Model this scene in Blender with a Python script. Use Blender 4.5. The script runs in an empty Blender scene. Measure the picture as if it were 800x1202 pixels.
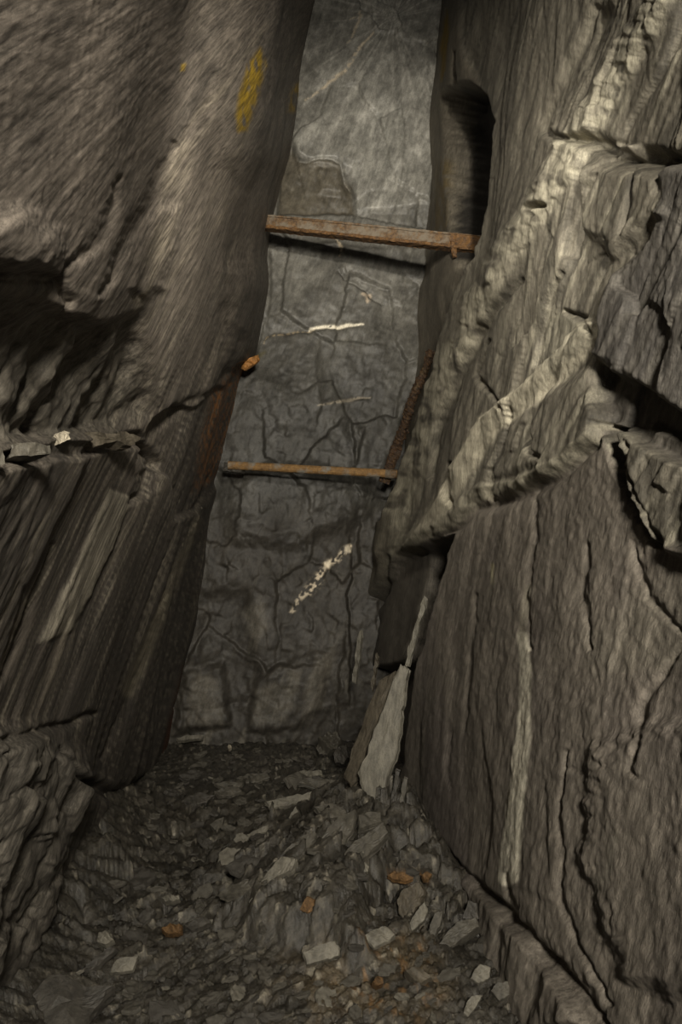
import bpy, math, random
import numpy as np
from mathutils import Vector, Matrix

SC = bpy.context.scene
COL = SC.collection
random.seed(7)
RES = 1.15                        # spacing of the wall meshes
SC.view_settings.view_transform = 'Standard'
SC.view_settings.look = 'None'

# ------------------------------------------------------------------ camera
F = 800.0
EYE = np.array([0.0, 0.0, 1.4])
YAW = math.atan2(400 - 305, F)
PITCH = math.atan2((690 - 601) * math.cos(YAW), F)
FW = np.array([math.sin(YAW) * math.cos(PITCH), math.cos(YAW) * math.cos(PITCH), math.sin(PITCH)])
RT = np.array([math.cos(YAW), -math.sin(YAW), 0.0])
UP = np.cross(RT, FW)
cam = bpy.data.cameras.new('camera')
cam.sensor_fit = 'VERTICAL'; cam.sensor_height = 36.0; cam.lens = F / 1202 * 36.0
cam.clip_start = 0.02
cob = bpy.data.objects.new('camera', cam); COL.objects.link(cob)
cob.matrix_world = Matrix(((RT[0], UP[0], -FW[0], EYE[0]), (RT[1], UP[1], -FW[1], EYE[1]),
                           (RT[2], UP[2], -FW[2], EYE[2]), (0, 0, 0, 1)))
SC.camera = cob

def proj(P):
    v = P - EYE
    d = np.maximum(v @ FW, 1e-3)
    return 400 + F * (v @ RT) / d, 601 - F * (v @ UP) / d
def ray(x, y):
    return FW + RT * ((x - 400) / F) + UP * ((601 - y) / F)
def at_depth(x, y, Y):                       # the point seen at (x, y) lying at distance Y down the passage
    r = ray(x, y); return EYE + r * (Y / r[1])
def on_plane(x, y, p0, n):
    r = ray(x, y); return EYE + r * (np.dot(np.asarray(p0) - EYE, n) / np.dot(r, n))

# ------------------------------------------------------------------ noise
def _h(ix, iy, seed):
    h = (ix.astype(np.uint32) * np.uint32(374761393)) ^ (iy.astype(np.uint32) * np.uint32(668265263)) ^ np.uint32((seed * 974634777 + 12345) & 0xffffffff)
    h = (h ^ (h >> np.uint32(13))) * np.uint32(1274126177)
    h = h ^ (h >> np.uint32(16)); h = h * np.uint32(2246822519); h = h ^ (h >> np.uint32(13))
    return h
def _r(ix, iy, seed):
    return (_h(ix, iy, seed) & np.uint32(0xffffff)).astype(np.float64) / 16777215.0
def perlin(x, y, seed=0):
    x = np.asarray(x, float); y = np.asarray(y, float)
    x0 = np.floor(x); y0 = np.floor(y); fx = x - x0; fy = y - y0
    ix = x0.astype(np.int64); iy = y0.astype(np.int64)
    u = fx * fx * fx * (fx * (fx * 6 - 15) + 10); v = fy * fy * fy * (fy * (fy * 6 - 15) + 10)
    def g(dx, dy):
        a = _r(ix + dx, iy + dy, seed) * 2 * np.pi
        return np.cos(a) * (fx - dx) + np.sin(a) * (fy - dy)
    a = g(0, 0); b = g(1, 0); c = g(0, 1); d = g(1, 1)
    return ((a + (b - a) * u) + ((c + (d - c) * u) - (a + (b - a) * u)) * v) * 1.5
def fbm(x, y, o=4, seed=0, gain=.5, lac=2.03):
    s = 0; a = 1; t = 0
    for i in range(o):
        s = s + a * perlin(x, y, seed + i * 17); t += a; a *= gain
        x = x * lac + 3.7; y = y * lac - 1.9
    return s / t * 1.3
def ridged(x, y, o=4, seed=0):
    s = 0; a = 1; t = 0
    for i in range(o):
        s = s + a * (1 - np.abs(perlin(x, y, seed + i * 13)) * 2); t += a; a *= .5
        x = x * 2.1 + 5.1; y = y * 2.1 + 2.2
    return s / t
def worley(x, y, seed=0):
    """returns F1, F2, and per-cell randoms r1..r3 with offsets to the cell centre"""
    ix = np.floor(x).astype(np.int64); iy = np.floor(y).astype(np.int64)
    f1 = np.full(x.shape, 9.0); f2 = np.full(x.shape, 9.0)
    cx = np.zeros(x.shape, np.int64); cy = np.zeros(x.shape, np.int64); ox = np.zeros(x.shape); oy = np.zeros(x.shape)
    for dx in (-1, 0, 1):
        for dy in (-1, 0, 1):
            jx = ix + dx; jy = iy + dy
            qx = x - (jx + .1 + .8 * _r(jx, jy, seed)); qy = y - (jy + .1 + .8 * _r(jx, jy, seed + 1))
            d = np.hypot(qx, qy); m = d < f1
            f2 = np.where(m, f1, np.minimum(f2, d)); f1 = np.where(m, d, f1)
            cx = np.where(m, jx, cx); cy = np.where(m, jy, cy); ox = np.where(m, qx, ox); oy = np.where(m, qy, oy)
    return f1, f2, ox, oy, _r(cx, cy, seed + 5), _r(cx, cy, seed + 6), _r(cx, cy, seed + 7)
def sst(a, b, x):
    t = np.clip((x - a) / (b - a), 0, 1); return t * t * (3 - 2 * t)
def stairs(t, sharp=.2):
    f = np.floor(t); r = t - f
    return f + sst(1 - sharp, 1, r)
def shards(a, b, seed, tilt=1.0, groove=.35):
    """flat tilted chips: every cell is a small plane of its own height and slope"""
    f1, f2, ox, oy, r1, r2, r3 = worley(a, b, seed)
    e = sst(0, .12, f2 - f1)
    return (r1 - .5) + tilt * ((r2 - .5) * ox * 2 + (r3 - .5) * oy * 2) - groove * (1 - e), r1

# ------------------------------------------------------------------ drawing features on a wall
class Pic:
    """works on the pixel each wall vertex is seen at: cracks, plateaus and bands laid over the wall"""
    def __init__(s, x, y, rag=5.0, seed=0):
        s.x = x + rag * fbm(x / 34, y / 34, 4, seed + 1, .6); s.y = y + rag * fbm(x / 34, y / 34, 4, seed + 2, .6)
        s.shape = x.shape
    def line(s, pts, pad=60):
        """distance to the polyline, signed side, position along it 0..1"""
        pts = np.asarray(pts, float)
        out = np.full(s.shape, 1e3); side = np.ones(s.shape); tt = np.zeros(s.shape)
        m = (s.x > pts[:, 0].min() - pad) & (s.x < pts[:, 0].max() + pad) & (s.y > pts[:, 1].min() - pad) & (s.y < pts[:, 1].max() + pad)
        if not m.any(): return out, side, tt
        X = s.x[m]; Y = s.y[m]; D = np.full(X.shape, 1e3); S = np.ones(X.shape); T = np.zeros(X.shape)
        L = np.hypot(*np.diff(pts, axis=0).T); cum = np.concatenate([[0], np.cumsum(L)])
        for i in range(len(pts) - 1):
            a, b = pts[i], pts[i + 1]; d = b - a
            t = np.clip(((X - a[0]) * d[0] + (Y - a[1]) * d[1]) / (L[i] ** 2 + 1e-9), 0, 1)
            dd = np.hypot(X - a[0] - t * d[0], Y - a[1] - t * d[1]); k = dd < D
            D = np.where(k, dd, D); T = np.where(k, (cum[i] + t * L[i]) / cum[-1], T)
            S = np.where(k, np.sign(d[0] * (Y - a[1]) - d[1] * (X - a[0])), S)
        out[m] = D; side[m] = S; tt[m] = T
        return out, side, tt
    def crack(s, pts, w=3.0):
        d, _, t = s.line(pts, 40)
        ww = w * (.35 + .65 * np.sin(np.pi * np.clip(t, .06, .94)))
        return np.exp(-(d / ww) ** 2)
    def fault(s, pts, reach=22, w=2.0):
        """a broken edge: one side stands higher than the other, fading away from the line"""
        d, sd, t = s.line(pts, 3 * reach)
        e = np.sin(np.pi * np.clip(t, 0, 1)) ** .5
        return np.clip(sd * d / w, -1, 1) * np.exp(-d / reach) * e
    def band(s, pts, w0, w1=None, soft=3):
        if w1 is None: w1 = w0
        d, sd, t = s.line(pts, 80)
        w = w0 + (w1 - w0) * t
        return sst(w + soft, w - soft, d), sd * d / np.maximum(w, 1), t
    def poly(s, pts, soft=3.0):
        """1 inside the polygon, 0 outside, soft edge"""
        pts = np.asarray(pts, float); q = np.vstack([pts, pts[:1]])
        pad = soft + 2
        m = (s.x > pts[:, 0].min() - pad) & (s.x < pts[:, 0].max() + pad) & (s.y > pts[:, 1].min() - pad) & (s.y < pts[:, 1].max() + pad)
        out = np.zeros(s.shape)
        if not m.any(): return out
        X = s.x[m]; Y = s.y[m]; ins = np.zeros(X.shape, bool); D = np.full(X.shape, 1e3)
        for i in range(len(pts)):
            a, b = q[i], q[i + 1]; d = b - a
            if a[1] != b[1]:
                c = ((a[1] > Y) != (b[1] > Y)) & (X < d[0] * (Y - a[1]) / (b[1] - a[1]) + a[0]); ins ^= c
            t = np.clip(((X - a[0]) * d[0] + (Y - a[1]) * d[1]) / (d @ d + 1e-9), 0, 1)
            D = np.minimum(D, np.hypot(X - a[0] - t * d[0], Y - a[1] - t * d[1]))
        out[m] = sst(-soft, soft, np.where(ins, D, -D)); return out

def blur(a, k):
    for ax in (0, 1):
        for _ in range(2):
            p = np.concatenate([np.repeat(np.take(a, [0], ax), k + 1, ax), a, np.repeat(np.take(a, [-1], ax), k, ax)], ax)
            c = np.cumsum(p, ax); n = a.shape[ax]
            a = (np.take(c, range(2 * k + 1, 2 * k + 1 + n), ax) - np.take(c, range(0, n), ax)) / (2 * k + 1)
    return a

def grid_mesh(name, P, col, rough, mat, flip=False):
    R, C = P.shape[:2]
    me = bpy.data.meshes.new(name)
    idx = np.arange(R * C).reshape(R, C)
    q = np.stack([idx[:-1, :-1], idx[:-1, 1:], idx[1:, 1:], idx[1:, :-1]], -1).reshape(-1, 4)
    if flip: q = q[:, ::-1]
    n = len(q)
    me.vertices.add(R * C); me.vertices.foreach_set('co', P.reshape(-1).astype(np.float32))
    me.loops.add(n * 4); me.loops.foreach_set('vertex_index', q.reshape(-1).astype(np.int32))
    me.polygons.add(n); me.polygons.foreach_set('loop_start', np.arange(0, n * 4, 4, dtype=np.int32))
    me.polygons.foreach_set('use_smooth', np.ones(n, bool))
    me.update(calc_edges=True)
    ca = me.attributes.new('tint', 'FLOAT_COLOR', 'POINT')
    ca.data.foreach_set('color', np.concatenate([np.clip(col, 0, 1), np.ones((R, C, 1))], -1).reshape(-1).astype(np.float32))
    ra = me.attributes.new('gloss', 'FLOAT', 'POINT'); ra.data.foreach_set('value', rough.reshape(-1).astype(np.float32))
    me.materials.append(mat)
    o = bpy.data.objects.new(name, me); COL.objects.link(o); o['kind'] = 'structure'
    return o

# ------------------------------------------------------------------ materials
def rock_material(name, up=(0, 0, 1), stretch=5.0, scale=14.0, bump=.5, base=None, var=.45, grain=120.0, spec=.35, hair=.28):
    """slate: mineral tint from the mesh (or a plain base), cleavage streaks along `up`, fine grain bump"""
    m = bpy.data.materials.new(name); m.use_nodes = True; nt = m.node_tree; N = nt.nodes; L = nt.links
    bs = N['Principled BSDF']
    tc = N.new('ShaderNodeTexCoord'); mp = N.new('ShaderNodeMapping')
    z = Vector(up).normalized(); q = Vector((0, 0, 1)).rotation_difference(z).inverted()
    m1 = N.new('ShaderNodeVectorRotate'); m1.rotation_type = 'EULER_XYZ'; m1.inputs['Rotation'].default_value = q.to_euler()
    L.new(tc.outputs['Object'], m1.inputs['Vector']); L.new(m1.outputs[0], mp.inputs['Vector'])
    mp.inputs['Scale'].default_value = (1, 1, 1 / stretch)
    n1 = N.new('ShaderNodeTexNoise'); n1.inputs['Scale'].default_value = scale; n1.inputs['Detail'].default_value = 8; n1.inputs['Roughness'].default_value = .74
    L.new(mp.outputs[0], n1.inputs['Vector'])
    n2 = N.new('ShaderNodeTexNoise'); n2.inputs['Scale'].default_value = grain; n2.inputs['Detail'].default_value = 4; n2.inputs['Roughness'].default_value = .7
    L.new(m1.outputs[0], n2.inputs['Vector'])
    n3 = N.new('ShaderNodeTexNoise'); n3.inputs['Scale'].default_value = 2.2; n3.inputs['Detail'].default_value = 5
    L.new(tc.outputs['Object'], n3.inputs['Vector'])
    mp2 = N.new('ShaderNodeMapping'); mp2.inputs['Scale'].default_value = (1, 1, 1 / (stretch * 3.5)); L.new(m1.outputs[0], mp2.inputs['Vector'])
    n4 = N.new('ShaderNodeTexNoise'); n4.inputs['Scale'].default_value = scale * 2.6; n4.inputs['Detail'].default_value = 6; n4.inputs['Roughness'].default_value = .7
    L.new(mp2.outputs[0], n4.inputs['Vector'])
    if base is None:
        at = N.new('ShaderNodeAttribute'); at.attribute_name = 'tint'; c0 = at.outputs['Color']
        ar = N.new('ShaderNodeAttribute'); ar.attribute_name = 'gloss'; L.new(ar.outputs['Fac'], bs.inputs['Roughness'])
    else:
        rgb = N.new('ShaderNodeRGB'); rgb.outputs[0].default_value = (*base, 1); c0 = rgb.outputs[0]; bs.inputs['Roughness'].default_value = .6
    def mr(src, a, b, lo=.3, hi=.7):
        k = N.new('ShaderNodeMapRange'); k.inputs[1].default_value = lo; k.inputs[2].default_value = hi; k.inputs[3].default_value = a; k.inputs[4].default_value = b
        L.new(src, k.inputs[0]); return k.outputs[0]
    def mul(a, b):
        k = N.new('ShaderNodeMath'); k.operation = 'MULTIPLY'; L.new(a, k.inputs[0]); L.new(b, k.inputs[1]); return k.outputs[0]
    f = mul(mul(mr(n1.outputs['Fac'], 1 - var, 1 + var), mr(n2.outputs['Fac'], 1 - var * .5, 1 + var * .5)), mr(n3.outputs['Fac'], .82, 1.18)); f = mul(f, mr(n4.outputs['Fac'], 1 - hair, 1 + hair, .38, .62))
    vm = N.new('ShaderNodeVectorMath'); vm.operation = 'SCALE'; L.new(c0, vm.inputs[0]); L.new(f, vm.inputs['Scale'])
    L.new(vm.outputs[0], bs.inputs['Base Color'])
    bs.inputs['Specular IOR Level'].default_value = spec
    b1 = N.new('ShaderNodeBump'); b1.inputs['Strength'].default_value = bump; b1.inputs['Distance'].default_value = .012
    b2 = N.new('ShaderNodeBump'); b2.inputs['Strength'].default_value = bump * .9; b2.inputs['Distance'].default_value = .005
    L.new(n1.outputs['Fac'], b1.inputs['Height']); L.new(n2.outputs['Fac'], b2.inputs['Height'])
    b3 = N.new('ShaderNodeBump'); b3.inputs['Strength'].default_value = bump; b3.inputs['Distance'].default_value = .005; L.new(n4.outputs['Fac'], b3.inputs['Height'])
    L.new(b1.outputs[0], b3.inputs['Normal']); L.new(b3.outputs[0], b2.inputs['Normal']); L.new(b2.outputs[0], bs.inputs['Normal'])
    return m

# ------------------------------------------------------------------ walls: base planes
XL0, SL = -0.85, 0.1875          # left wall foot and lean
XR0, SR = 0.90, 0.135            # right wall foot and lean
YB = 6.8                         # back wall
NL = np.array([1, 0, -SL]); NL /= np.linalg.norm(NL)
NR = np.array([-1, 0, SR]); NR /= np.linalg.norm(NR)
def lerp(a, b, t): return a + (b - a) * t
def tintmix(c, rgb, k): return c * (1 - k[..., None]) + np.asarray(rgb) * k[..., None]

def settle(base, n, fn, it=2, k=5):
    bx, by = proj(base); d = np.zeros(base.shape[:2])
    for i in range(it):
        ds = blur(d, max(2, int(k / RES))) if i else d
        x, y = proj(base + ds[..., None] * n)
        d = fn(x, y, bx, by, False)
    x, y = proj(base + blur(d, max(2, int(k / RES)))[..., None] * n)
    d, col, g = fn(x, y, bx, by, True)
    p = np.pad(d, 1, mode='edge'); p = (p[:-2] + 2 * p[1:-1] + p[2:]) / 4; d = (p[:, :-2] + 2 * p[:, 1:-1] + p[:, 2:]) / 4
    return d, col, g

# ================================================================== LEFT WALL
M_left = rock_material('slate_left', up=(0.15, 0.62, 0.78), stretch=5, scale=32, bump=.13, var=.38, grain=170, hair=.5)
M_right = rock_material('slate_right', up=(0.13, -.22, 1), stretch=2.2, scale=28, bump=.5, var=.36, grain=170, hair=.26)
M_back = rock_material('slate_back', up=(0.35, 0, 1), stretch=1.6, scale=11, bump=.45, var=.42, grain=90, spec=.5, hair=.2)
M_floor = rock_material('slate_rubble', up=(0.6, 0.5, .35), stretch=2.0, scale=22, bump=.8, var=.6, grain=130, spec=.8)

def make_left():
    pp = np.concatenate([np.arange(-430, -60, 2.2 * RES), np.arange(-60, 250, 1.15 * RES)])
    v = np.arange(-.98, 1.06, 1.3 * RES / F)
    xe = XL0 + SL * EYE[2]
    Y = xe * F / (np.minimum(pp, 231) - 305); Y = np.where(pp > 231, Y + (pp - 231) * .045, Y)
    Y, V = np.meshgrid(Y, v); Z = EYE[2] + V * Y
    B = np.stack([XL0 + SL * Z, Y, Z], -1)
    c, s = .62, .78
    a = (Y * c + Z * s); b = (Y * s - Z * c)              # along / across the cleavage
    def fn(x, y, bx, by, final):
        P = Pic(x, y, 6, 11); Q = Pic(x, y, 2.5, 12); E = Pic(bx, by, 4, 13)
        d = .06 * fbm(a * .4, b * .7, 3, 3) + (.003 + .010 * sst(250, 560, y + .25 * x)) * fbm(a * .5, b * 2.6, 4, 4)
        foot = P.poly([(-500, 868), (55, 862), (105, 905), (112, 935), (70, 1050), (20, 1200), (-500, 1400)], 24)
        low = sst(330, 560, y + .25 * x) * (1 - .85 * foot)                   # the lower wall is more strongly striated
        st = stairs(2.0 * fbm(a * .25, b * 2.2, 2, 21) + b * .6, .2)
        d += (.0006 + .0022 * low) * (st - b * .6)
        d += (.0005 + .0012 * low) * ridged(a * .5, b * 24, 3, 31)
        d += (.0005 + .0010 * low) * fbm(a * .9, b * 55, 3, 32)
        sh, r1 = shards(a * .8 + .2 * fbm(a * 3, b * 3, 2, 42), b * 9, 41, .7); d += (.001 + .0025 * low) * sh
        sh, r1 = shards(a * .55 + .25 * fbm(a * 2, b * 2, 3, 43), b * 3.2 + .25 * fbm(a * 2, b * 2, 3, 44), 45, 1.0); d += .012 * low * sh
        # smooth upper block, folds along its right edge
        up = P.poly([(-400, -300), (235, -300), (222, 120), (205, 230), (178, 350), (120, 378), (60, 325), (-20, 300), (-400, 300)], 30)
        d += .018 * up
        k = P.crack([(250, 90), (215, 180), (190, 270), (160, 345)], 13); d -= .012 * k
        k = P.crack([(205, 170), (178, 240), (140, 300), (118, 345)], 9); d -= .014 * k
        k = P.crack([(140, 210), (120, 280), (70, 320)], 8); d -= .010 * k
        d += .02 * P.poly([(190, 240), (210, 245), (192, 340), (165, 350), (155, 335)], 9)
        lump = P.poly([(-40, 262), (28, 250), (62, 275), (60, 315), (20, 322), (-40, 310)], 20); d += .03 * lump
        d -= .02 * P.crack([(-40, 318), (30, 326), (64, 330), (80, 352), (70, 372)], 8)
        d += .006 * P.poly([(60, 330), (118, 350), (100, 375), (60, 372)], 8)
        # the hollow under it
        hol = E.poly([(-400, 345), (20, 345), (80, 372), (125, 384), (172, 368), (178, 420), (178, 485), (160, 508), (60, 520), (-400, 532)], 9) * (.12 + .88 * sst(338, 440, by + .10 * (170 - bx).clip(0, 200) - 6))
        d -= hol * (.075 + .05 * fbm(a * 4, b * 4, 4, 77) + .03 * fbm(a * 1.2, b * 9, 3, 78))
        led = P.poly([(-400, 530), (0, 528), (60, 520), (165, 506), (168, 522), (120, 530), (0, 550), (-400, 566)], 4)
        d -= .03 * led
        # broken edge running up to the rust pocket, recess under it
        rec = Q.poly([(302, 418), (278, 428), (262, 452), (246, 456), (238, 470), (222, 480), (205, 476), (182, 492), (164, 520), (170, 545), (196, 560),
                      (205, 610), (232, 600), (262, 560), (285, 500), (306, 440)], 2.5)
        d -= .045 * rec
        d -= .025 * Q.crack([(300, 420), (262, 440), (246, 462), (205, 480), (170, 515), (160, 560)], 5)
        d -= .06 * P.crack([(165, 520), (180, 545), (168, 580), (155, 590)], 6)
        # lighter slab strip
        strip = Q.poly([(128, 574), (156, 584), (134, 640), (108, 692), (84, 742), (46, 754), (70, 706), (96, 652)], 2.5)
        d += .006 * strip
        d += .009 * Q.fault([(158, 585), (136, 640), (110, 694), (86, 744)], 14)
        d -= .007 * Q.fault([(128, 574), (96, 650), (60, 730), (40, 760)], 12)
        d -= .022 * Q.crack([(245, 560), (214, 640), (190, 720), (160, 800), (120, 890)], 5)
        d -= .02 * Q.crack([(300, 610), (262, 690), (235, 760), (205, 830)], 5)
        d -= .022 * Q.crack([(60, 640), (30, 720), (5, 790), (-30, 840)], 6)
        d -= .03 * P.crack([(-60, 880), (20, 868), (70, 852), (110, 838)], 6)
        d += foot * (.08 * fbm(Y * 1.6, Z * 1.6, 5, 56) + .028 * shards(Y * 5 + .3 * fbm(Y * 3, Z * 3, 3, 57), Z * 6, 55, 1.2)[0] + .012 * shards(Y * 14, Z * 16, 58, 1.2)[0] + .05)
        d -= .08 * P.crack([(70, 880), (90, 915), (130, 935), (200, 905)], 7)
        d += .08 * P.poly([(272, 320), (330, 320), (340, 400), (312, 432), (276, 424)], 24) - .03 * P.poly([(262, 200), (345, 200), (335, 296), (268, 296)], 30) - .08 * P.poly([(325, -120), (430, -120), (420, 90), (335, 110)], 45)
        d += .0022 * fbm(a * 3, b * 26, 3, 91) * (.4 + .6 * low) + .0018 * fbm(a * 30, b * 40, 3, 92)
        if not final: return d
        col = np.ones(x.shape + (3,)) * np.array([.118, .101, .083])
        t = fbm(a * .5, b * 1.4, 5, 61)
        col *= (1 + .22 * t)[..., None]
        col = tintmix(col, (.118, .101, .085), .6 * up); col = col * (1 - .50 * sst(380, 680, y + .3 * x))[..., None]  # lower wall darkened in the tint, following the falloff of light
        streak = sst(.15, .6, fbm(a * .7, b * 12, 4, 62)); col = tintmix(col, (.20, .175, .135), .45 * streak * (1 - up))
        dk = sst(.1, .6, fbm(a * .6, b * 6, 4, 63)); col = tintmix(col, (.055, .049, .042), .6 * dk * (1 - .7 * up))
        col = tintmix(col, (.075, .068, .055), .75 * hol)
        col = tintmix(col, (.225, .205, .165), .8 * strip)
        rim = P.band([(215, 170), (198, 250), (178, 330), (160, 352)], 12, 9, 8)[0]; col = tintmix(col, (.23, .20, .155), .6 * rim * sst(-.5, .2, fbm(a * 3, b * 9, 3, 70)))  # lit rim of the fold painted into the tint
        lst = sst(.12, .45, fbm(a * .7, b * 34, 3, 69)); col = tintmix(col, (.20, .177, .137), .5 * lst * (.35 + .65 * low) * (1 - up)); lst = sst(.1, .45, fbm(a * .6, b * 22, 3, 72)); col = tintmix(col, (.035, .031, .026), .55 * lst * (.3 + .7 * low) * (1 - .8 * up)); col = tintmix(col, (.17, .152, .118), .5 * strip)
        # rust run-off below the pocket
        n = fbm(a * 1.2, b * 26, 3, 64)
        ru = Q.poly([(300, 424), (286, 440), (276, 500), (256, 560), (228, 578), (236, 520), (250, 462), (276, 432)], 7)
        col = tintmix(col, (.26, .11, .03), ru * sst(-.3, .35, n)); col = tintmix(col, (.030, .018, .010), ru * sst(.2, .5, fbm(a, b * 20, 3, 65)) * .8)
        po = Q.poly([(304, 416), (296, 417), (286, 428), (291, 432), (300, 426)], 2.2); col = tintmix(col, (.52, .24, .05), po)
        col = tintmix(col, (.38, .17, .04), Q.crack([(304, 417), (286, 424), (272, 432)], 1.6) * .9)
        # yellow mineral patches
        n = fbm(x / 6, y / 22, 3, 66)
        ye = Q.poly([(307, 55), (311, 78), (303, 112), (291, 152), (280, 154), (277, 142), (280, 108), (290, 78)], 3.5) * sst(-.65, -.05, n)
        col = tintmix(col, (.27, .175, .012), ye)
        ye = Q.poly([(355, 92), (356, 112), (347, 130), (337, 138), (338, 116), (347, 100)], 3) * sst(-.35, .1, n); col = tintmix(col, (.27, .175, .014), ye)
        col = tintmix(col, (.3, .2, .02), Q.poly([(212, 76), (218, 75), (216, 84), (211, 84)], 2) * .8)
        # quartz threads
        for pts, w in ([(203, 676), (199, 690), (193, 712), (190, 728)], 1.3), ([(238, 596), (226, 620), (214, 640)], 1.2), ([(196, 698), (186, 726)], 1.0):
            col = tintmix(col, (.55, .49, .38), Q.crack(pts, w) * sst(-.3, .2, fbm(x / 3, y / 5, 2, 67)))
        col = tintmix(col, (.24, .21, .15), .55 * Q.band([(232, 610), (208, 670), (180, 740), (150, 810)], 4, 8, 5)[0])
        col = tintmix(col, (.11, .035, .012), .8 * Q.poly([(214, 780), (220, 790), (205, 860), (196, 905), (188, 912), (196, 850)], 5))
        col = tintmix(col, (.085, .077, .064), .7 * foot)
        g = .62 + .12 * fbm(a * 2, b * 8, 3, 68) - .08 * streak
        return d, col, np.clip(g, .35, .9)
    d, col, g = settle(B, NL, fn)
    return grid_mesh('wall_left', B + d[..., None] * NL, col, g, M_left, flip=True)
make_left()

# ================================================================== RIGHT WALL
def make_right():
    pp = np.concatenate([np.arange(416, 437, .75), np.arange(437, 800, 1.1 * RES), np.arange(800, 1140, 2.0 * RES)])
    v = np.arange(-.98, 1.06, 1.3 * RES / F)
    xe = XR0 + SR * EYE[2]
    Y = xe * F / (np.maximum(pp, 429) - 305); Y = np.where(pp < 429, Y + (429 - pp) * .04, Y)
    Y, V = np.meshgrid(Y, v); Z = EYE[2] + V * Y
    B = np.stack([XR0 + SR * Z, Y, Z], -1)
    c, s = .10, .995
    a = (Y * c + Z * s); b = (Y * s - Z * c)
    c2, s2 = -.62, .78                                     # broken-rock grain of the upper wall, rising towards the viewer
    a2 = Y * c2 + Z * s2; b2 = Y * s2 - Z * c2
    R1 = [(452, 640), (472, 585), (492, 500), (530, 420), (566, 352), (602, 288), (640, 232), (690, 152), (742, 60), (792, -20)]
    R2 = [(486, 640), (520, 590), (548, 540), (572, 500), (606, 474), (640, 448), (676, 412), (692, 390)]
    LIP = [(470, 640), (515, 622), (560, 580), (606, 571), (655, 548), (690, 520), (712, 503)]
    def fn(x, y, bx, by, final):
        P = Pic(x, y, 4, 111); Q = Pic(x, y, 2.0, 112); E = Pic(bx, by, 2.5, 114); W = Pic(x, y, 11, 113)
        below = W.poly([(468, 640), (515, 624), (560, 584), (606, 574), (655, 552), (690, 524), (712, 506), (722, 506), (745, 565), (772, 640), (830, 660),
                        (1200, 700), (1200, 1700), (330, 1700), (330, 900), (440, 760)], 4)
        up = 1 - below
        d = .07 * fbm(a * .45, b * .55, 2, 103) + .022 * fbm(a * .9, b * 1.4, 4, 104)
        # lower slab: gently rolling, granular, with stepped cleavage
        d += below * (.03 * sst(560, 900, y) + .007 * (stairs(2.0 * fbm(a * .6, b * 1.2, 3, 105) + b * .5, .16) - b * .5)
                      + .0045 * fbm(a * 5, b * 9, 4, 106) + .0035 * fbm(a * 16, b * 26, 3, 107))
        # upper wall: sheared and splintery
        sh, r1 = shards(a2 * 1.6 + .3 * fbm(a2 * 2, b2 * 2, 2, 1), b2 * 11, 108, 1.2, .15)
        sp, r2 = shards(a * 1.8, b * 9, 109, 1.0)
        right = sst(585, 650, x + .28 * (y - 300))
        d += up * (.008 * sh * right + .005 * sp * (1 - right) + .007 * (stairs(2 * fbm(a * .4, b * 2.4, 3, 110) + b * .5, .2) - b * .5) + .005 * ridged(a * .8, b * 10, 3, 111))
        d += up * right * (.008 * fbm(a2 * 1.6, b2 * 6, 3, 112) + .005 * fbm(a2 * 1.2, b2 * 26, 3, 115))
        # recess between this wall and the back wall, black pit in it
        E1 = [(546, -60), (552, 60), (562, 112), (572, 142), (562, 225), (550, 300), (522, 370), (508, 425), (488, 480), (468, 545), (452, 610)]
        rec = E.poly(E1 + [(380, 610), (380, -60)], 2.5)
        d -= rec * (-.05 + .20 * sst(20, 330, y) + .08 * sst(330, 420, y))
        pit = E.poly([(520, 110), (552, 100), (563, 112), (573, 142), (563, 225), (551, 300), (534, 330), (516, 310), (514, 200)], 5); d -= .42 * pit; pitc = np.maximum(pit, rec * Q.poly([(545, 104), (556, 104), (640, 140), (640, 306), (541, 306), (545, 240), (551, 190)], 4))
        d -= .07 * Q.crack([(533, 60), (536, 95), (548, 108), (560, 130)], 3)
        # ridge one
        d += .04 * up * shards(a2 * 1.3 + .3 * fbm(a2 * 2, b2 * 2, 3, 7), b2 * 3.4 + .3 * fbm(a2 * 2, b2 * 2, 3, 8), 118, 1.2, .10)[0] * right
        r, s_, t = P.band(R1, 20, 13, 11); d += r * (.034 + .022 * np.clip(-s_, -1, 1) + .008 * fbm(x / 14, y / 14, 4, 120) + .012 * shards(x / 16, y / 24, 124, 1.0)[0])
        d -= .04 * P.crack([(700, 10), (686, 52), (668, 92), (650, 128), (640, 152), (655, 165)], 9)
        d -= .03 * P.crack([(730, -10), (706, 40), (690, 80)], 8)
        d -= .07 * P.crack([(640, 242), (622, 246), (628, 252)], 4)
        d -= .05 * P.crack([(612, 330), (586, 360), (560, 400), (536, 450), (515, 500), (505, 560)], 7)
        # ridge two and the lip over the lower slab
        r2_, s_, t = Q.band(R2, 9, 14, 3); d += r2_ * (.024 - .022 * np.clip(s_, -1, 1) + .003 * fbm(x / 9, y / 9, 3, 122))
        l_, s_, t = Q.band(LIP, 11, 8, 4); d += l_ * (.012 - .012 * s_ + .006 * fbm(x / 8, y / 8, 3, 123))
        d -= .03 * Q.crack([(712, 512), (660, 562), (606, 586), (560, 598), (520, 640)], 7)
        for pts, w in ([(528, 545), (524, 580), (530, 596)], 5), ([(576, 552), (574, 580), (580, 585)], 5), ([(626, 500), (622, 530), (632, 536)], 5), ([(664, 366), (686, 374), (694, 394)], 4), ([(700, 205), (690, 260), (676, 300)], 4), ([(745, 200), (734, 250), (728, 275)], 4), ([(660, 320), (640, 380), (630, 430)], 5), ([(590, 480), (560, 440), (575, 400)], 3):
            d -= .035 * Q.crack(pts, w)
        d += .03 * Q.poly([(600, 500), (628, 470), (700, 430), (708, 500), (650, 540), (560, 570)], 8)
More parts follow.
